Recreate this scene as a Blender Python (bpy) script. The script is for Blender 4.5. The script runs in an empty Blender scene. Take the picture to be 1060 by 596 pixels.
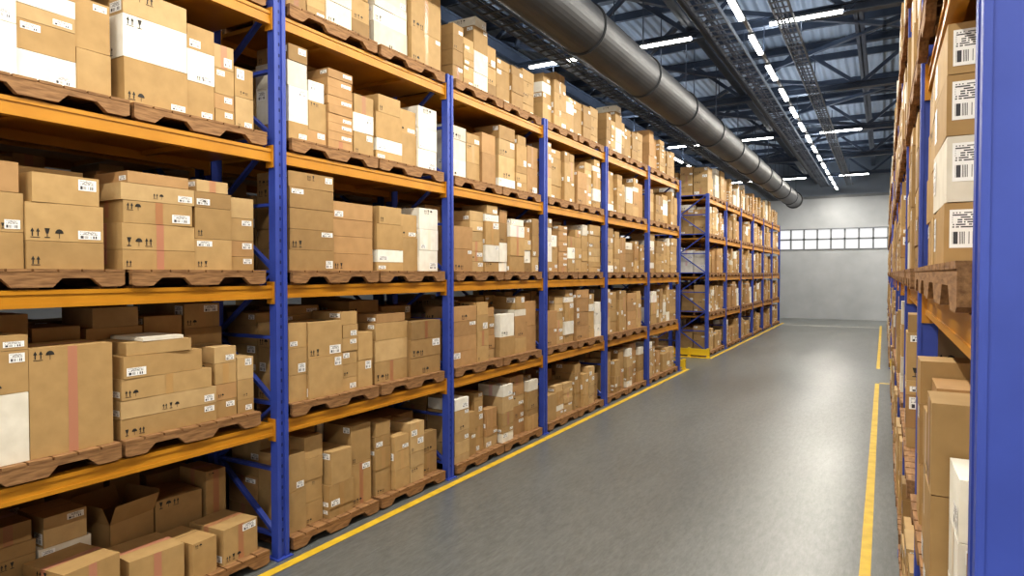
import bpy, math, random
from mathutils import Vector, Matrix
S = bpy.context.scene
COL = S.collection

# ------------------------------------------------------------------ materials
def newmat(name):
    m = bpy.data.materials.new(name); m.use_nodes = True
    nt = m.node_tree; b = nt.nodes['Principled BSDF']
    return m, nt, b
def N(nt, t, **k):
    n = nt.nodes.new(t)
    for a, v in k.items(): setattr(n, a, v)
    return n
def ramp(nt, fac, stops):
    r = N(nt, 'ShaderNodeValToRGB'); e = r.color_ramp.elements
    while len(e) < len(stops): e.new(0.5)
    for i, (p, c) in enumerate(stops): e[i].position = p; e[i].color = (*c, 1)
    nt.links.new(fac, r.inputs[0]); return r.outputs[0]
def noise(nt, scale, detail=4, stretch=None, rough=.5):
    tc = N(nt, 'ShaderNodeTexCoord'); n = N(nt, 'ShaderNodeTexNoise')
    n.inputs['Scale'].default_value = scale; n.inputs['Detail'].default_value = detail
    n.inputs['Roughness'].default_value = rough
    if stretch:
        mp = N(nt, 'ShaderNodeMapping'); mp.inputs['Scale'].default_value = stretch
        nt.links.new(tc.outputs['Object'], mp.inputs[0]); nt.links.new(mp.outputs[0], n.inputs['Vector'])
    else: nt.links.new(tc.outputs['Object'], n.inputs['Vector'])
    return n.outputs['Fac']
def mathn(nt, op, a, b=None, c=None):
    n = N(nt, 'ShaderNodeMath', operation=op)
    for i, v in enumerate((a, b, c)):
        if v is None: continue
        if isinstance(v, (int, float)): n.inputs[i].default_value = v
        else: nt.links.new(v, n.inputs[i])
    return n.outputs[0]
def mixc(nt, fac, a, b, mode='MIX'):
    n = N(nt, 'ShaderNodeMix', data_type='RGBA', blend_type=mode)
    for i, v in ((0, fac), (6, a), (7, b)):
        if isinstance(v, (int, float)): n.inputs[i].default_value = v
        elif isinstance(v, tuple): n.inputs[i].default_value = (*v, 1)
        else: nt.links.new(v, n.inputs[i])
    return n.outputs[2]

def m_noise(name, c1, c2, scale, rough=.5, metal=0, stretch=None, bump=0, detail=4):
    m, nt, b = newmat(name)
    f = noise(nt, scale, detail, stretch)
    nt.links.new(ramp(nt, f, [(.3, c1), (.7, c2)]), b.inputs['Base Color'])
    b.inputs['Roughness'].default_value = rough; b.inputs['Metallic'].default_value = metal
    if bump:
        bp = N(nt, 'ShaderNodeBump'); bp.inputs['Strength'].default_value = bump; bp.inputs['Distance'].default_value = .01
        nt.links.new(f, bp.inputs['Height']); nt.links.new(bp.outputs[0], b.inputs['Normal'])
    return m

M_card, nt, b = newmat('cardboard')
at = N(nt, 'ShaderNodeAttribute', attribute_name='Col')
f = noise(nt, 9, 5)
nt.links.new(mixc(nt, 1.0, at.outputs['Color'], ramp(nt, f, [(.25, (.88,.87,.85)), (.75, (1.06,1.06,1.06))]), 'MULTIPLY'), b.inputs['Base Color'])
b.inputs['Roughness'].default_value = .65
b.inputs['Specular IOR Level'].default_value = .3
M_label, nt, b = newmat('shipping_label')
uv = N(nt, 'ShaderNodeUVMap'); uv.uv_map = 'UVMap'
sp = N(nt, 'ShaderNodeSeparateXYZ'); nt.links.new(uv.outputs[0], sp.inputs[0])
u, v = sp.outputs[0], sp.outputs[1]
def band(x, lo, hi): return mathn(nt, 'MULTIPLY', mathn(nt, 'GREATER_THAN', x, lo), mathn(nt, 'LESS_THAN', x, hi))
wn = N(nt, 'ShaderNodeTexWhiteNoise', noise_dimensions='1D')
nt.links.new(mathn(nt, 'FLOOR', mathn(nt, 'MULTIPLY', u, 46)), wn.inputs['W'])
bar = mathn(nt, 'MULTIPLY', mathn(nt, 'GREATER_THAN', wn.outputs['Value'], .5), mathn(nt, 'MULTIPLY', band(u, .08, .92), band(v, .1, .42)))
cx = N(nt, 'ShaderNodeCombineXYZ')
nt.links.new(mathn(nt, 'FLOOR', mathn(nt, 'MULTIPLY', u, 22)), cx.inputs[0])
nt.links.new(mathn(nt, 'FLOOR', mathn(nt, 'MULTIPLY', v, 16)), cx.inputs[1])
w2 = N(nt, 'ShaderNodeTexWhiteNoise', noise_dimensions='2D'); nt.links.new(cx.outputs[0], w2.inputs['Vector'])
txt = mathn(nt, 'MULTIPLY', mathn(nt, 'GREATER_THAN', w2.outputs['Value'], .35),
            mathn(nt, 'MULTIPLY', mathn(nt, 'GREATER_THAN', mathn(nt, 'FRACT', mathn(nt, 'MULTIPLY', v, 16)), .45),
                  mathn(nt, 'MULTIPLY', band(u, .08, .85), band(v, .5, .93))))
nt.links.new(mixc(nt, mathn(nt, 'MAXIMUM', bar, txt), (.86,.86,.85), (.05,.05,.06)), b.inputs['Base Color'])
b.inputs['Roughness'].default_value = .4
M_ink = m_noise('printed_ink', (.02,.018,.015), (.04,.035,.03), 30, .6)
M_tape, nt, b = newmat('packing_tape')
at = N(nt, 'ShaderNodeAttribute', attribute_name='Col')
nt.links.new(at.outputs['Color'], b.inputs['Base Color']); b.inputs['Roughness'].default_value = .3
M_wood = m_noise('pallet_wood', (.165,.082,.032), (.35,.195,.085), 5, .75, stretch=(1.5,12,12), bump=.3)
M_blue = m_noise('blue_rack_paint', (.034,.062,.31), (.046,.082,.39), 3, .5)
M_orange = m_noise('orange_beam_paint', (.42,.185,.013), (.52,.245,.020), 3, .42)
M_hole = m_noise('slot_shadow_steel', (.015,.025,.12), (.02,.035,.16), 5, .8)
M_steel = m_noise('dark_roof_steel', (.06,.078,.115), (.09,.112,.155), 2, .5, .1)
M_duct = m_noise('galvanised_duct', (.034,.037,.043), (.062,.067,.075), 1.2, .5, .25)
M_tray = m_noise('tray_steel', (.12,.13,.14), (.18,.19,.21), 4, .5, .3)
M_yel = m_noise('yellow_floor_paint', (.50,.33,.02), (.70,.48,.04), 6, .55, detail=8)
M_wht = m_noise('white_floor_paint', (.6,.6,.55), (.8,.8,.74), 6, .55)
M_guard = m_noise('yellow_guard_paint', (.75,.5,.02), (.8,.56,.03), 3, .4)

M_floor, nt, b = newmat('polished_concrete')
f1 = noise(nt, .45, 6, (1, .3, 1)); f2 = noise(nt, 26, 8, (1, .22, 1), .8)
c = mixc(nt, .55, ramp(nt, f1, [(.3, (.098,.106,.106)), (.7, (.158,.167,.164))]), ramp(nt, f2, [(.34, (.065,.072,.072)), (.66, (.195,.204,.198))]))
nt.links.new(c, b.inputs['Base Color'])
rr = N(nt, 'ShaderNodeMapRange'); nt.links.new(f1, rr.inputs[0]); rr.inputs[1].default_value=.3; rr.inputs[2].default_value=.7; rr.inputs[3].default_value=.26; rr.inputs[4].default_value=.42
nt.links.new(rr.outputs[0], b.inputs['Roughness'])
bp = N(nt, 'ShaderNodeBump'); bp.inputs['Strength'].default_value=.18; bp.inputs['Distance'].default_value=.004
nt.links.new(f2, bp.inputs['Height']); nt.links.new(bp.outputs[0], b.inputs['Normal'])
M_wall = m_noise('wall_panel_grey', (.36,.38,.40), (.43,.45,.47), 1.0, .6)
M_walltop = m_noise('wall_upper_cladding', (.20,.235,.28), (.24,.28,.33), 1.0, .6)
M_ceil, nt, b = newmat('corrugated_roof_deck')
f = noise(nt, .6, 3)
nt.links.new(ramp(nt, f, [(.3, (.31,.37,.46)), (.7, (.39,.46,.56))]), b.inputs['Base Color'])
wv = N(nt, 'ShaderNodeTexWave', wave_type='BANDS', bands_direction='X'); wv.inputs['Scale'].default_value = 1.3
tc = N(nt, 'ShaderNodeTexCoord'); nt.links.new(tc.outputs['Object'], wv.inputs['Vector'])
bp = N(nt, 'ShaderNodeBump'); bp.inputs['Strength'].default_value=.9; bp.inputs['Distance'].default_value=.06
nt.links.new(wv.outputs['Fac'], bp.inputs['Height']); nt.links.new(bp.outputs[0], b.inputs['Normal']); b.inputs['Roughness'].default_value=.6
def m_emit(name, col, st, base=None):
    m, nt, b = newmat(name)
    b.inputs['Base Color'].default_value = (*(base or col), 1)
    b.inputs['Emission Color'].default_value = (*col, 1); b.inputs['Emission Strength'].default_value = st
    return m
M_tube = m_emit('lit_tube', (1,.98,.93), 14)
M_pane = m_emit('backlit_window_pane', (.97,.98,1), .72, (.2,.2,.2))
M_fill = m_emit('added_fill_glow', (1,.96,.90), 1.35)  # glow for the added fill panel behind the camera, no known daylight source
M_frame = m_noise('window_frame_grey', (.16,.175,.19), (.20,.215,.23), 3, .5)

# ------------------------------------------------------------------ mesh builder
class MB:
    def __init__(s): s.v=[]; s.f=[]; s.m=[]; s.c=[]; s.uv=[]; s.mats=[]; s.T=Matrix.Identity(4)
    def mi(s, mat):
        if mat not in s.mats: s.mats.append(mat)
        return s.mats.index(mat)
    def poly(s, pts, mat, col=(1,1,1), uv=None):
        i = len(s.v); s.v += [tuple(s.T @ Vector(p)) for p in pts]
        s.f.append(tuple(range(i, i+len(pts)))); s.m.append(s.mi(mat)); s.c.append(col)
        s.uv.append(uv or [(0,0)]*len(pts))
    def box(s, x0,x1,y0,y1,z0,z1, mat, col=(1,1,1)):
        P=[(x0,y0,z0),(x1,y0,z0),(x1,y1,z0),(x0,y1,z0),(x0,y0,z1),(x1,y0,z1),(x1,y1,z1),(x0,y1,z1)]
        i=len(s.v); s.v += [tuple(s.T @ Vector(p)) for p in P]
        for q in ((3,2,1,0),(4,5,6,7),(0,1,5,4),(1,2,6,5),(2,3,7,6),(3,0,4,7)):
            s.f.append(tuple(i+k for k in q)); s.m.append(s.mi(mat)); s.c.append(col); s.uv.append([(0,0)]*4)
    def bar(s, p, q, t, mat, t2=None):
        p=Vector(p); q=Vector(q); d=(q-p); L=d.length; old=s.T
        R=d.to_track_quat('Z','Y').to_matrix().to_4x4()
        s.T = old @ Matrix.Translation(p) @ R
        t2=t2 or t
        s.box(-t/2,t/2,-t2/2,t2/2,0,L,mat); s.T=old
    def cyl(s, p, q, r, mat, n=12, caps=True):
        p=Vector(p); q=Vector(q); d=q-p; L=d.length; old=s.T
        s.T = old @ Matrix.Translation(p) @ d.to_track_quat('Z','Y').to_matrix().to_4x4()
        a=[(r*math.cos(2*math.pi*k/n), r*math.sin(2*math.pi*k/n)) for k in range(n)]
        for k in range(n):
            x,y=a[k]; x2,y2=a[(k+1)%n]
            s.poly([(x,y,0),(x2,y2,0),(x2,y2,L),(x,y,L)], mat)
        if caps:
            s.poly([(x,y,L) for x,y in a], mat); s.poly([(x,y,0) for x,y in reversed(a)], mat)
        s.T=old
    def extr_y(s, prof, y0, y1, mat):
        n=len(prof)
        s.poly([(x,y0,z) for x,z in prof], mat); s.poly([(x,y1,z) for x,z in reversed(prof)], mat)
        for k in range(n):
            a=prof[k]; b_=prof[(k+1)%n]
            s.poly([(a[0],y0,a[1]),(a[0],y1,a[1]),(b_[0],y1,b_[1]),(b_[0],y0,b_[1])], mat)
    def mesh(s, name):
        me=bpy.data.meshes.new(name); me.from_pydata(s.v,[],s.f)
        for m in s.mats: me.materials.append(m)
        me.polygons.foreach_set('material_index', s.m)
        ca=me.color_attributes.new('Col','FLOAT_COLOR','CORNER'); ul=me.uv_layers.new(name='UVMap')
        cc=[]; uu=[]
        for f_,c_,u_ in zip(s.f,s.c,s.uv):
            for k in range(len(f_)): cc += [*c_,1]; uu += [*u_[k]]
        ca.data.foreach_set('color', cc); ul.data.foreach_set('uv', uu)
        me.update(); return me
    def obj(s, name, loc=(0,0,0), rz=0):
        return place(s.mesh(name), name, loc, rz)
def place(me, name, loc=(0,0,0), rz=0, parent=None):
    o=bpy.data.objects.new(name, me); o.location=loc; o.rotation_euler=(0,0,rz); COL.objects.link(o)
    if parent: o.parent=parent
    return o

# ------------------------------------------------------------------ boxes
T1=(.46,.310,.145); T2=(.41,.270,.122); T3=(.51,.360,.185); T4=(.33,.213,.096); T5=(.43,.265,.125); W=(.80,.78,.71); W2=(.70,.66,.57)
TANS=[T1,T1,T2,T3,T2,T4,T5]
PINK=(.46,.22,.14)
def symbols(mb, P, u, v, s, kinds):
    for k in kinds:
        if k=='up':
            for o in (0,.5*s):
                mb.poly([P(u+o+.12*s,v+.15*s),P(u+o+.24*s,v+.15*s),P(u+o+.24*s,v+.6*s),P(u+o+.12*s,v+.6*s)],M_ink)
                mb.poly([P(u+o,v+.6*s),P(u+o+.36*s,v+.6*s),P(u+o+.18*s,v+s)],M_ink)
            mb.poly([P(u,v),P(u+.86*s,v),P(u+.86*s,v+.07*s),P(u,v+.07*s)],M_ink)
        elif k=='glass':
            mb.poly([P(u+.3*s,v+.45*s),P(u+.5*s,v+.45*s),P(u+.65*s,v+s),P(u+.15*s,v+s)],M_ink)
            mb.poly([P(u+.36*s,v+.1*s),P(u+.44*s,v+.1*s),P(u+.44*s,v+.45*s),P(u+.36*s,v+.45*s)],M_ink)
            mb.poly([P(u+.15*s,v),P(u+.65*s,v),P(u+.65*s,v+.1*s),P(u+.15*s,v+.1*s)],M_ink)
        elif k=='umb':
            mb.poly([P(u+.4*s+.4*s*math.cos(a),v+.5*s+.45*s*math.sin(a)) for a in [math.pi*i/6 for i in range(7)]],M_ink)
            mb.poly([P(u+.37*s,v),P(u+.43*s,v),P(u+.43*s,v+.5*s),P(u+.37*s,v+.5*s)],M_ink)
        u += 1.12*s
def carton(mb, cx, cy, z0, w, d, h, col, rng, rot=0, tape=None, label=None, sym=None, open_top=False, big=None):
    old=mb.T
    mb.T = old @ Matrix.Translation((cx,cy,z0)) @ Matrix.Rotation(rot,4,'Z')
    x,y=w/2,d/2
    if open_top:
        t=.006
        mb.box(-x,x,-y,-y+t,0,h,M_card,col); mb.box(-x,x,y-t,y,0,h,M_card,col)
        mb.box(-x,-x+t,-y,y,0,h,M_card,col); mb.box(x-t,x,-y,y,0,h,M_card,col); mb.box(-x,x,-y,y,0,t,M_card,col)
        for sg in (-1,1):
            mb.poly([(-x,sg*y,h),(x,sg*y,h),(x,sg*(y+.07),h+.16),(-x,sg*(y+.07),h+.16)],M_card,col)
            mb.poly([(sg*x,-y,h),(sg*x,y,h),(sg*(x+.06),y,h+.16),(sg*(x+.06),-y,h+.16)],M_card,col)
    else:
        mb.box(-x,x,-y,y,0,h-.003,M_card,col)
        mb.poly([(-x,-.002,h-.0022),(x,-.002,h-.0022),(x,.002,h-.0022),(-x,.002,h-.0022)],M_ink)
    force = tape=='pink'
    tape = (rng.random()<.25) if tape is None else tape
    tc = PINK if force else ((col[0]*.92,col[1]*.68,col[2]*.74) if rng.random()<.6 else (col[0]*1.0,col[1]*.93,col[2]*.85))
    frames=[((-x,-y),(1,0),(0,-1),w),((x,-y),(0,1),(1,0),d),((x,y),(-1,0),(0,1),w),((-x,y),(0,-1),(-1,0),d)]
    if tape and not open_top:
        mb.poly([(-x,-.03,h-.0018),(x,-.03,h-.0018),(x,.03,h-.0018),(-x,.03,h-.0018)],M_tape,tc)
    for k,(o,ud,nd,L) in enumerate(frames):
        def P(u,v,off=.0018): return (o[0]+ud[0]*u+nd[0]*off, o[1]+ud[1]*u+nd[1]*off, v)
        if tape:
            if k in (1,3): vv=h*.25 if rng.random()<.5 else 0
            else: vv=0
            if k in (1,3) or rng.random()<.6 or force:
                mb.poly([P(L/2-.03,vv,.0009),P(L/2+.03,vv,.0009),P(L/2+.03,h-.003,.0009),P(L/2-.03,h-.003,.0009)],M_tape,tc)
        if big:
            lw,lh=.115,min(.15,h*.7)
            uu=.018 if k!=3 else L-lw-.018; vv=h-lh-.03
            mb.poly([P(uu,vv),P(uu+lw,vv),P(uu+lw,vv+lh),P(uu,vv+lh)],M_label,(1,1,1),[(0,0),(1,0),(1,1),(0,1)])
            continue
        lb = (rng.random()<.45) if label is None else label
        if lb:
            lw=min(rng.choice([.09,.12,.15]),L*.40); lh=min(rng.choice([.045,.06,.085]),h*.38)
            uu=(L-lw-.02) if rng.random()<.7 else .02
            vv=(h-lh-.02) if rng.random()<.5 else .02
            mb.poly([P(uu,vv),P(uu+lw,vv),P(uu+lw,vv+lh),P(uu,vv+lh)],M_label,(1,1,1),[(0,0),(1,0),(1,1),(0,1)])
        sy = (rng.random()<.45) if sym is None else sym
        if sy and h>.1:
            s=min(.066,h*.33,L*.14); kinds=rng.choice([['up'],['up','glass'],['glass','umb','up'],['up','umb'],['up','glass','umb']])
            tot=1.12*s*len(kinds)
            uu=rng.choice([.025,(L-tot)/2, .025]); vv=rng.choice([.02,.025,h-s-.02])
            if tape and k in (0,2): uu=.025; 
            if not lb or uu+tot < L-.18 or h>.24: symbols(mb,P,uu,vv if not(lb and vv>.1) else .02,s,kinds)
    mb.T=old

PH=.14
def pallet(mb):
    z0,z1=.016,.120
    prof=[(-.6,.03),(-.57,z0),(-.44,z0),(-.37,.078),(-.18,.078),(-.12,z0),(.12,z0),(.18,.078),(.37,.078),(.44,z0),(.57,z0),(.6,.03),(.6,z1),(-.6,z1)]
    for yc in (-.475,0,.475): mb.extr_y(prof,yc-.022,yc+.022,M_wood)
    n=8; g=.015; bw=(1.2-g*(n-1))/n
    for i in range(n):
        a=-.6+i*(bw+g); mb.box(a,a+bw,-.5,.5,z1,PH-.001,M_wood)
    for a,b_ in ((-.57,-.45),(-.06,.06),(.45,.57)): mb.box(a,b_,-.45,.5,0,z0,M_wood)

LAY=[[.58,.60],[.40,.38,.40],[.30,.30,.58],[.58,.30,.30],[.45,.35,.38],[.29,.30,.29,.30],[.34,.48,.36],[.48,.34,.36],[.25,.25,.36,.32],[.36,.24,.24,.34],[.28,.28,.28,.36],[.24,.46,.24,.24]]
FY=-.45
def fill_row(mb, rng, y0, y1, maxh, lo=.6, hi=1.0, wp=.08, wb=.20):
    ws=rng.choice(LAY); x=-.595; sc=1.19/sum(ws)
    base=rng.uniform(lo,hi)
    for w in ws:
        w*=sc; tgt=maxh*min(hi,max(lo,base+rng.uniform(-.22,.20))); z=PH
        white=rng.random()<wp; uni=rng.random()<.45; col=rng.choice([W,W2]) if white else rng.choice(TANS)
        hh=rng.choice([.14,.18,.20,.22,.26,.30,.40,.45,.09]); dd=(y1-y0); sb=rng.choice([0,0,.02,.05,.08])
        while True:
            h=hh if uni else rng.choice([.10,.14,.17,.20,.24,.29,.34])
            if z+h>PH+tgt:
                if z==PH: h=min(h,tgt)
                elif PH+tgt-z>.11: h=PH+tgt-z
                else: break
            c=col if (uni or rng.random()<.5) else (rng.choice([W,W2]) if rng.random()<wb else rng.choice(TANS))
            k=rng.uniform(.84,1.10); c=tuple(min(.85,q*k) for q in c)
            last = PH+tgt-z-h<.11
            ww=(w-.016)*(rng.uniform(.78,1) if (last and not uni and z>PH) else 1)
            carton(mb,x+w/2+rng.uniform(-.004,.004),(y0+y1)/2+sb/2*(1 if y0<-.1 else -1)+rng.uniform(-.006,.006),z,ww,dd-.02-sb,h,c,rng,rng.uniform(-.016,.016))
            z+=h
        x+=w
def rand_load(seed, maxh, lo=.6, hi=1.0, wp=.08, fy=FY):
    rng=random.Random(seed); mb=MB(); pallet(mb)
    fill_row(mb,rng,fy,.02,maxh,lo,hi,wp); fill_row(mb,rng,.02,.5,maxh,lo,hi,wp)
    return mb.mesh('loaded_pallet')
def spec_load(seed, cols, maxh=.8, back=True, backlo=.5, extra=(), xoff=0):
    rng=random.Random(seed); mb=MB(); pallet(mb); x=-.6+xoff
    for w,sb,st in cols:
        z=PH
        for it in st:
            h,c=it[0],it[1]; kw=it[2] if len(it)>2 else {}
            if c is not None:
                ww=kw.get('w',w)-.012; xo=kw.get('xo',0); k2={k:v for k,v in kw.items() if k not in('w','xo','rot')}
                k=rng.uniform(.93,1.06); c=tuple(min(.85,q*k) for q in c)
                carton(mb,x+w/2+xo,(FY+.02+sb)/2,z,ww,.45-sb,h,c,rng,kw.get('rot',rng.uniform(-.02,.02)),**k2)
                z+=h
        x+=w
    for (cx,cy,z,w,d,h,c,kw) in extra: carton(mb,cx,cy,PH+z,w,d,h,c,rng,**kw)
    if back: fill_row(mb,rng,.02,.5,maxh,backlo,1.0,.1)
    return mb.mesh('loaded_pallet')

V_mid=[rand_load(100+i,.95,.70,1.0,.08) for i in range(26)]
V_top=[rand_load(200+i,1.0,.66,1.0,.15) for i in range(10)]
V_low=[rand_load(300+i,.92,.60,1.0,.10) for i in range(10)]
# right-hand rack: cartons stand flush with the pallet edge
R_mid=[rand_load(400+i,.95,.72,1.0,.07,-.495) for i in range(12)]
R_top=[rand_load(500+i,1.0,.66,1.0,.1,-.495) for i in range(6)]
R_low=[rand_load(600+i,.95,.75,1.0,.05,-.495) for i in range(6)]

# ------------------------------------------------------------------ racks
LV=[1.28,2.55,3.80,5.05]; BH=.12; DEP=1.0; PW=.11; HY=.065
def rack(xf, sg, ys, height=5.2):
    mb=MB(); X=lambda d: sg*d
    def bx(d0,d1,y0,y1,z0,z1,m):
        a,b_=sorted((X(d0),X(d1))); mb.box(a,b_,y0,y1,z0,z1,m)
    y0=ys[0]
    for i,y in enumerate(ys):
        y-=y0
        for d,fr in ((-.02,0),(DEP-PW,1)):
            bx(d+.014,d+PW-.014,y-HY+.006,y+HY-.006,0,height,M_blue)
            fo=(d,d+.016) if not fr else (d+PW-.016,d+PW)
            for a,b_ in ((-HY,-.022),(.022,HY)): bx(fo[0],fo[1],y+a,y+b_,0,height,M_blue)
            bx(d-.03,d+PW+.03,y-.09,y+.09,0,.012,M_blue)
            z=.15
            fx=.0145+d if not fr else d+PW-.0145
            while z<height-.05:
                bx(fx-.002,fx+.002,y-.008,y+.008,z,z+.03,M_hole); z+=.10
        z=.2; k=0
        while z<height-.6:
            mb.bar((X(PW-.03),y,z),(X(DEP-PW+.01),y,z),.05,M_blue,.03)
            a,b_=(PW-.02,DEP-PW) if k%2==0 else (DEP-PW,PW-.02)
            mb.bar((X(a),y,z+.02),(X(b_),y,z+.6),.05,M_blue,.03)
            z+=.62; k+=1
        mb.bar((X(PW-.03),y,z),(X(DEP-PW+.01),y,z),.05,M_blue,.03)
    for i in range(len(ys)-1):
        a=ys[i]-y0+HY+.001; b_=ys[i+1]-y0-HY-.001
        for zt in LV:
            for d0,d1 in ((.02,.075),(DEP-.075,DEP-.02)):
                bx(d0,d1,a,b_,zt-BH,zt,M_orange)
                lip=(d0-.008,d0) if d0<.5 else (d1,d1+.008)
                bx(lip[0],lip[1],a,b_,zt-BH,zt-BH+.03,M_orange); bx(lip[0],lip[1],a,b_,zt-.03,zt,M_orange)
            for yy in (a,b_-.012): 
                bx(-.004,.09,yy,yy+.012,zt-BH-.05,zt+.035,M_orange); bx(DEP-.09,DEP-.004,yy,yy+.012,zt-BH-.05,zt+.035,M_orange)
            bx(.075,DEP-.075,a+.01,b_-.01,zt-.04,zt-.002,M_orange)
            for k in range(2):
                yy=a+(b_-a)*(k+.5)/2; bx(.075,DEP-.075,yy-.03,yy+.03,zt-.08,zt-.04,M_orange)
    return mb.obj('pallet_rack',(xf,y0,0))
RNG=random.Random(7)
PICKS={}
def stock(xf, sg, ys, overrides={}, skip=0.0, dys={}, off=.485, pools=None):
    rz = math.pi/2 if sg<0 else -math.pi/2
    pl,pm,pt = pools or (V_low,V_mid,V_top)
    for i in range(len(ys)-1):
        mid=(ys[i]+ys[i+1])/2
        for lv,z in enumerate([0]+LV):
            for sl in (0,1):
                y=mid+(-.62 if sl==0 else .62)+dys.get((i,lv),0)
                pool=pl if lv==0 else pt if lv==4 else pm
                me=overrides.get((i,lv,sl),'r')
                if me is None: continue
                if me=='r':
                    if RNG.random()<skip: continue
                    last=PICKS.get(lv); me=RNG.choice([m for m in pool if m is not last]); PICKS[lv]=me
                jx=RNG.uniform(-.02,.02)*(.4 if pools else 1)
                place(me,'loaded_pallet',(xf+sg*(off+jx), y+RNG.uniform(-.01,.01), z+.001), rz+RNG.uniform(-.008,.008))

BAY=2.7
YL=[4.136+BAY*k for k in range(-2,6)]
YF=[20.96+BAY*k for k in range(7)]
YR=[1.70+BAY*k for k in range(7)]
XL=-4.86; XR=.19
tp={'tape':'pink','label':False,'sym':True}
lab={'label':True,'sym':True,'tape':False}
so={'label':False,'sym':True,'tape':False}
ov={}
B=1
ov[(B,2,0)]=spec_load(1,[(.34,0,[(.14,T2,lab),(.13,T1,so),(.22,T1),(.18,T2,lab),(.24,T3,lab)]),(.28,.02,[(.24,T2,so),(.26,T1,lab),(.20,T5,{'label':True,'w':.24})]),(.50,.0,[(.19,T2,so),(.26,T1,lab),(.20,T1,{'w':.44})])],.92,True,.8,xoff=-.03)
ov[(B,2,1)]=spec_load(2,[(.60,0,[(.15,T2,tp),(.20,T1,tp),(.17,T1,{'w':.56}),(.13,T3,lab),(.09,T5,{'w':.5})]),(.36,.02,[(.26,T1,lab),(.26,T2,so),(.13,T4,lab),(.10,T3,{'w':.3})]),(.26,.06,[(.12,T2,lab),(.14,T5),(.20,T1),(.18,T3)])],.92,True,.7,xoff=-.05)
ov[(B,1,0)]=spec_load(3,[(.32,0,[(.45,W2,so),(.20,T2,lab),(.10,T4)]),(.32,.0,[(.46,W2,lab),(.28,T2,lab),(.10,T2)]),(.54,.0,[(.74,T2,{'tape':'pink','label':False,'sym':True})])],.95,True,.85)
ov[(B,1,1)]=spec_load(4,[(.80,0,[(.15,T2,lab),(.14,T3,lab),(.16,T1,{'sym':True,'w':.76,'xo':-.02}),(.17,T2,{'label':True,'w':.66,'xo':-.06,'rot':.03}),(.10,T1,{'w':.52,'xo':-.08,'rot':-.05}),(.03,W2,{'w':.34,'xo':-.06,'tape':False,'label':False,'sym':False})]),(.22,.03,[(.15,T2,lab),(.14,T5,so),(.18,T1),(.14,T3,lab)]),(.18,.03,[(.12,T2,lab),(.18,T1),(.20,T3,lab)])],.97,True,.85)
ov[(B,3,0)]=spec_load(5,[(.55,0,[(.34,W,so),(.28,W,lab),(.24,T3)]),(.37,.03,[(.20,W,lab),(.20,T2,lab),(.10,T3,lab),(.12,W,lab),(.12,T5,so)]),(.25,.05,[(.32,T1),(.36,T2)])],xoff=-.04)
ov[(B,3,1)]=spec_load(6,[(.52,0,[(.34,T2,lab),(.32,W,so),(.2,T3)]),(.26,.02,[(.30,T2),(.26,W,lab),(.2,T1)]),(.20,.03,[(.13,T2,lab),(.13,T5,lab),(.22,T1,lab),(.2,T3)]),(.2,.03,[(.28,T3,lab),(.26,T2,lab)])],xoff=-.05)
ov[(B,0,0)]=spec_load(7,[(.5,0,[(.30,T2,lab),(.16,T4,lab)]),(.2,.1,[(.30,T1)]),(.46,0,[(.44,T2,{'tape':'pink','sym':True,'rot':.12,'w':.42})])],.85,True,.7)
ov[(B,0,1)]=spec_load(8,[(.44,.03,[(.33,T1,{'tape':'pink','rot':-.05})]),(.28,.0,[(.30,T2,{'rot':.06,'w':.24})]),(.44,.02,[(.31,T1,{'tape':True,'rot':.08,'w':.38})])],.55,False,.5,
   extra=[(-.36,.24,0,.40,.40,.50,T4,{'open_top':True,'rot':.15}),(.10,.26,0,.42,.40,.56,T4,{'rot':-.05}),(.44,.24,0,.2,.4,.70,T2,{})])
dl={(B,1):-.10,(B,2):-.05,(B,0):-.04}
rack(XL,-1,YL); stock(XL,-1,YL,ov,0,dl)
rack(XL,-1,YF); stock(XL,-1,YF)
XB=XL-2.15
rack(XB,1,YL); stock(XB,1,YL,{},.02)
rack(XB,1,YF); stock(XB,1,YF,{},.2)
ovr={}
bg={'big':True,'tape':False}
ovr[(0,2,0)]=spec_load(21,[(.5,.28,[(.2,T2)]),(.5,.28,[(.22,T1)])],.5,False)
ovr[(0,2,1)]=spec_load(22,[(.6,0,[(.24,T1),(.24,T2),(.24,T1),(.2,T3)]),(.6,0,[(.25,T2,bg),(.26,W2,bg),(.24,T2,bg),(.20,T1,bg)])],.9)
ovr[(0,3,1)]=spec_load(23,[(.6,0,[(.3,T1),(.34,T2),(.2,T1)]),(.6,0,[(.32,T3,bg),(.30,W2,bg),(.26,T2,bg)])],.9)
rp=(R_low,R_mid,R_top)
rack(XR,1,YR); stock(XR,1,YR,ovr,off=.45,pools=rp)
rack(XR,1,YF); stock(XR,1,YF,off=.45,pools=rp)

def guard(x0,x1,y):
    mb=MB(); L=x1-x0
    mb.box(0,L,-.06,.06,.0,.02,M_guard)
    mb.box(0,L,-.02,.02,.08,.26,M_guard); mb.box(0,L,-.035,.035,.24,.27,M_guard); mb.box(0,L,-.035,.035,.07,.10,M_guard)
    for a in (0,L/2-.04,L-.08): mb.box(a,a+.08,-.05,.05,.0,.30,M_guard)
    mb.obj('rack_end_guard',(x0,y,0))
for y in (YL[-1]+.24,YF[0]-.24):
    guard(XL-1.15,XL+.12,y); guard(XR-.02,XR+1.15,y)

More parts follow.
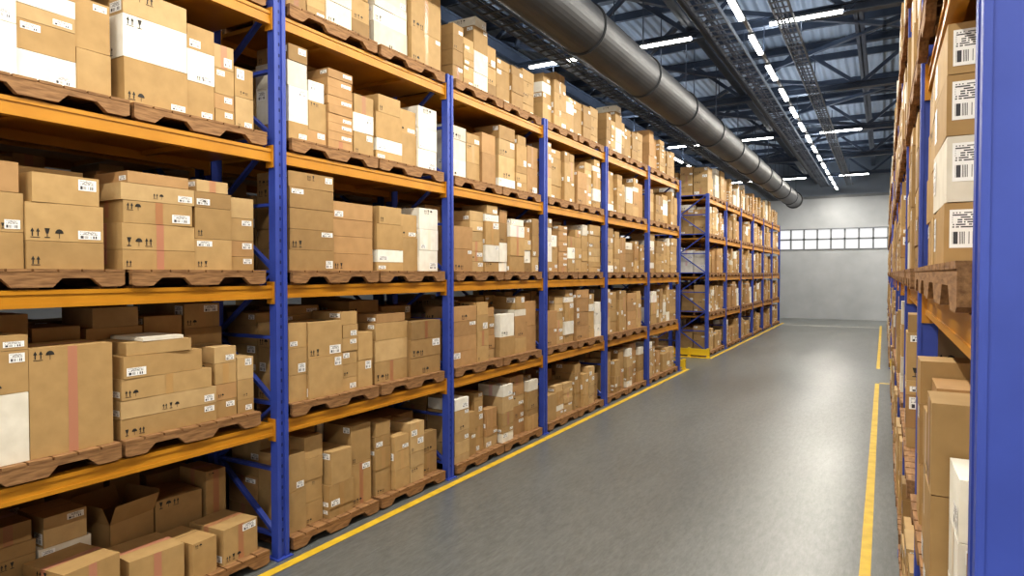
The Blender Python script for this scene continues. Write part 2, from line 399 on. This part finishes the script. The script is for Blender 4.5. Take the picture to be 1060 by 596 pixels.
# ------------------------------------------------------------------ room shell
X0,X1,Y0,Y1,ZC=-20,12,-12,42,9.6
def slab(name,x0,x1,y0,y1,z0,z1,mat):
    mb=MB(); cx,cy,cz=(x0+x1)/2,(y0+y1)/2,(z0+z1)/2
    mb.box(x0-cx,x1-cx,y0-cy,y1-cy,z0-cz,z1-cz,mat); return mb.obj(name,(cx,cy,cz))
slab('floor',X0-.3,X1+.3,Y0-.3,Y1+.3,-.2,0,M_floor)
slab('ceiling',X0-.3,X1+.3,Y0-.3,Y1+.3,ZC,ZC+.2,M_ceil)
slab('wall_left',X0-.3,X0,Y0,Y1,0,ZC,M_wall)
slab('wall_right',X1,X1+.3,Y0,Y1,0,ZC,M_wall)
mb=MB()
WZ0,WZ1=4.05,5.30
mb.box(X0,X1,Y1,Y1+.3,0,WZ0,M_wall); mb.box(X0,X1,Y1,Y1+.3,WZ1,7.1,M_wall); mb.box(X0,X1,Y1,Y1+.3,7.1,ZC,M_walltop)
mb.box(X0,X1,Y1-.03,Y1,7.05,7.2,M_frame)
mb.obj('wall_far')
mb=MB(); mb.box(X0,X1,Y1+.12,Y1+.15,WZ0,WZ1,M_pane)
x=X0
while x<X1: mb.box(x-.045,x+.045,Y1+.04,Y1+.12,WZ0,WZ1,M_frame); x+=.72
mb.box(X0,X1,Y1+.04,Y1+.12,(WZ0+WZ1)/2-.045,(WZ0+WZ1)/2+.045,M_frame)
mb.box(X0,X1,Y1-.04,Y1+.12,WZ0,WZ0+.06,M_frame); mb.box(X0,X1,Y1-.04,Y1+.12,WZ1-.06,WZ1,M_frame)
mb.obj('window_1')
mb=MB(); mb.box(X0,X1,Y0-.3,Y0,0,.6,M_wall); mb.box(X0,X1,Y0-.3,Y0,6.5,ZC,M_wall)
for a,b_ in ((X0,-14),(-6.25,-5.75),(8,X1)): mb.box(a,b_,Y0-.3,Y0,.6,6.5,M_wall)
mb.obj('wall_near')
mb=MB(); mb.box(-14,8,Y0-.2,Y0-.15,.6,6.5,M_fill)
for k in range(12): xx=-14+22*k/11; mb.box(xx-.04,xx+.04,Y0-.15,Y0-.05,.6,6.5,M_frame)
for zz in (.64,2.6,4.5,6.46): mb.box(-14,8,Y0-.15,Y0-.05,zz-.04,zz+.04,M_frame)
mb.obj('added_fill_window')  # framed glowing panel, added out of view to light the loads from the front
mb=MB()
def line(x0,x1,y0,y1,m=M_yel): mb.poly([(x0,y0,.003),(x1,y0,.003),(x1,y1,.003),(x0,y1,.003)],m)
line(-4.75,-4.65,-6,18.05); line(-4.75,-4.65,20.6,37.6); line(-6.0,-4.75,17.95,18.05); line(-6.0,-4.75,20.55,20.65)
line(-.165,-.075,-6,17.9); line(-.165,-.075,20.7,37.6); line(-.075,1.3,17.95,18.05)
line(-8.35,-8.25,-6,18.05); line(-8.35,-8.25,20.6,37.6)
line(-4.65,-.1,36.2,36.35,M_wht)
mb.obj('floor_marking')

# ------------------------------------------------------------------ roof structure
def truss(y):
    mb=MB(); zb,zt=8.15,9.45
    for z,w,h in ((zb,.22,.20),(zt,.2,.2)):
        mb.box(X0,X1,-w/2,w/2,z-h/2,z-h/2+.03,M_steel); mb.box(X0,X1,-w/2,w/2,z+h/2-.03,z+h/2,M_steel); mb.box(X0,X1,-.02,.02,z-h/2,z+h/2,M_steel)
    x=X0+.1; k=0
    while x<X1-1.6:
        a,b_=(zb,zt) if k%2==0 else (zt,zb)
        mb.bar((x,0,a),(x+1.6,0,b_),.10,M_steel); x+=1.6; k+=1
    return mb
me=truss(0).mesh('roof_truss')
y=-9.8
while y<41.8:
    place(me,'roof_truss',(0,y,0)); y+=6.25
mb=MB()
y=-11.5
while y<41.8: mb.box(X0,X1,y-.05,y+.05,ZC-.2,ZC-.001,M_steel); y+=3.125
mb.obj('roof_purlin')
def ibeam(x,z,w=.2,h=.3):
    mb=MB(); L0,L1=Y0,Y1
    mb.box(-w/2,w/2,L0,L1,-h/2,-h/2+.03,M_steel); mb.box(-w/2,w/2,L0,L1,h/2-.03,h/2,M_steel); mb.box(-.015,.015,L0,L1,-h/2,h/2,M_steel)
    mb.obj('roof_beam',(x,0,z))
for x in (-18,-13.2,-8.6,-3.9,-.6,3.8,8.5): ibeam(x,8.4 if x!=-.6 else 8.9)
mb=MB()
y=-9.8
while y<34:
    for xa,xb in ((-13.2,-8.6),(-8.6,-3.9),(-3.9,3.8)):
        mb.bar((xa,y,8.75),(xb,y+6.25,8.75),.11,M_steel); mb.bar((xb,y,8.75),(xa,y+6.25,8.75),.11,M_steel)
    y+=6.25
mb.obj('roof_bracing')

# duct
mb=MB(); r=.41; DX,DZ=-4.4,6.73
mb.cyl((0,-11.8,0),(0,39,0),r,M_duct,40)
y=-11
while y<39.2:
    mb.cyl((0,y-.03,0),(0,y+.03,0),r+.015,M_duct,40)
    mb.cyl((0,y-.012,0),(0,y+.012,0),r+.03,M_duct,40); y+=3.0
y=-9.8
while y<39:
    for s_ in (-.3,.3): mb.cyl((s_,y+.15,.27),(s_,y+.15,9.45-DZ),.012,M_steel,6)
    y+=3.125
mb.cyl((0,38.9,0),(0,39.05,0),r+.06,M_duct,40)
do=mb.obj('ventilation_duct',(DX,0,DZ))
def tray(x,z,w=.35):
    mb=MB()
    for s_ in (-w/2,w/2): mb.box(s_-.012,s_+.012,-11.5,41.5,0,.09,M_tray)
    y=-11.4
    while y<41.4: mb.box(-w/2,w/2,y-.015,y+.015,.01,.03,M_tray); y+=.3
    y=-9.8
    while y<41:
        for s_ in (-w/2,w/2): mb.box(s_-.008,s_+.008,y-.008,y+.008,.09,8.2-z,M_steel)
        y+=3.125
    for k,s_ in enumerate((-.08,-.03,.05)): mb.box(s_-.015,s_+.015,-11.5,41.5,.03,.06,M_steel)
    mb.obj('cable_tray',(x,0,z))
tray(-5.7,7.0,.45); tray(-3.0,7.65,.45); tray(-1.75,7.65,.3); tray(-9.5,7.4,.4)
for x,z,r_ in ((-3.5,7.95,.05),(-6.9,7.8,.06),(.4,7.8,.09)):
    mb=MB(); mb.cyl((0,-11.9,0),(0,41.9,0),r_,M_duct,10)
    y=-9.8
    while y<41.8: mb.cyl((0,y,0),(0,y,8.1-z),.012,M_steel,6); y+=6.25
    mb.obj('sprinkler_pipe',(x,0,z))

# ------------------------------------------------------------------ lamps
def lamp_row(x,z,y_first,y_last,power,up,pitch=2.15):
    mb=MB(); ys=[]
    mb.box(-.03,.03,y_first-.3,y_last+1.5,.07,.13,M_tray)
    y=y_first
    while y<y_last:
        mb.box(-.06,.06,y-.02,y+1.22,.03,.07,M_tray); mb.box(-.045,.045,y,y+1.2,-.01,.03,M_tube); ys.append(y+.6); y+=pitch
    y=-9.8
    while y<41.8:
        if y_first<y<y_last: mb.box(-.01,.01,y-.01,y+.01,.13,8.06-z,M_steel)
        y+=6.25
    o=mb.obj('ceiling_light_row',(x,0,z))
    for i,yy in enumerate(ys):
        L=bpy.data.lights.new('tube_light','AREA'); L.shape='RECTANGLE'; L.size=.1; L.size_y=1.2; L.energy=power; L.color=(1,.935,.82)
        lo=bpy.data.objects.new('tube_light',L); lo.location=(0,yy,-.02); lo.parent=o; COL.objects.link(lo)
    L=bpy.data.lights.new('ceiling_fill_light','AREA'); L.shape='RECTANGLE'; L.size=.06; L.size_y=y_last-y_first; L.energy=up; L.color=(.82,.91,1)  # added upward fill, hidden from below, brightens the roof deck and steel
    lo=bpy.data.objects.new('ceiling_fill_light',L); lo.location=(0,(y_first+y_last)/2,.14); lo.rotation_euler=(math.pi,0,0); lo.parent=o; COL.objects.link(lo)
lamp_row(-2.35,7.36,11.45-2.15*10,41,110,480)
lamp_row(-7.5,7.36,11.3-2.15*9,41,30,480)
lamp_row(2.8,7.36,11.3-2.15*9,41,120,480)
mb=MB()
for y in (-9.8,2.7,15.2,27.7,40.2):
    for x in (-16.4,-13.4,-10.4,-7.4,-4.6,-1.5,1.6,4.7):
        mb.box(x-.7,x+.7,y-.22,y-.14,8.02,8.07,M_tube); mb.box(x-.72,x+.72,y-.24,y-.12,8.07,8.11,M_tray)
        mb.box(x-.5,x-.46,y-.2,y-.02,8.11,8.14,M_steel); mb.box(x+.46,x+.5,y-.2,y-.02,8.11,8.14,M_steel)
mb.obj('ceiling_light_row')

w=bpy.data.worlds.new('World'); S.world=w; w.use_nodes=True
w.node_tree.nodes['Background'].inputs[0].default_value=(.6,.7,.85,1); w.node_tree.nodes['Background'].inputs[1].default_value=.5

cam=bpy.data.cameras.new('camera'); cam.sensor_width=36; cam.lens=670/1060*36; cam.clip_start=.02; cam.clip_end=200
co=bpy.data.objects.new('camera',cam); co.location=(0,0,2.66)
co.rotation_euler=(math.radians(90-1.28),0,math.radians(29.9)); COL.objects.link(co); S.camera=co
S.view_settings.view_transform='Standard'
try: S.view_settings.look='Medium High Contrast'
except Exception as e: print('look', e)
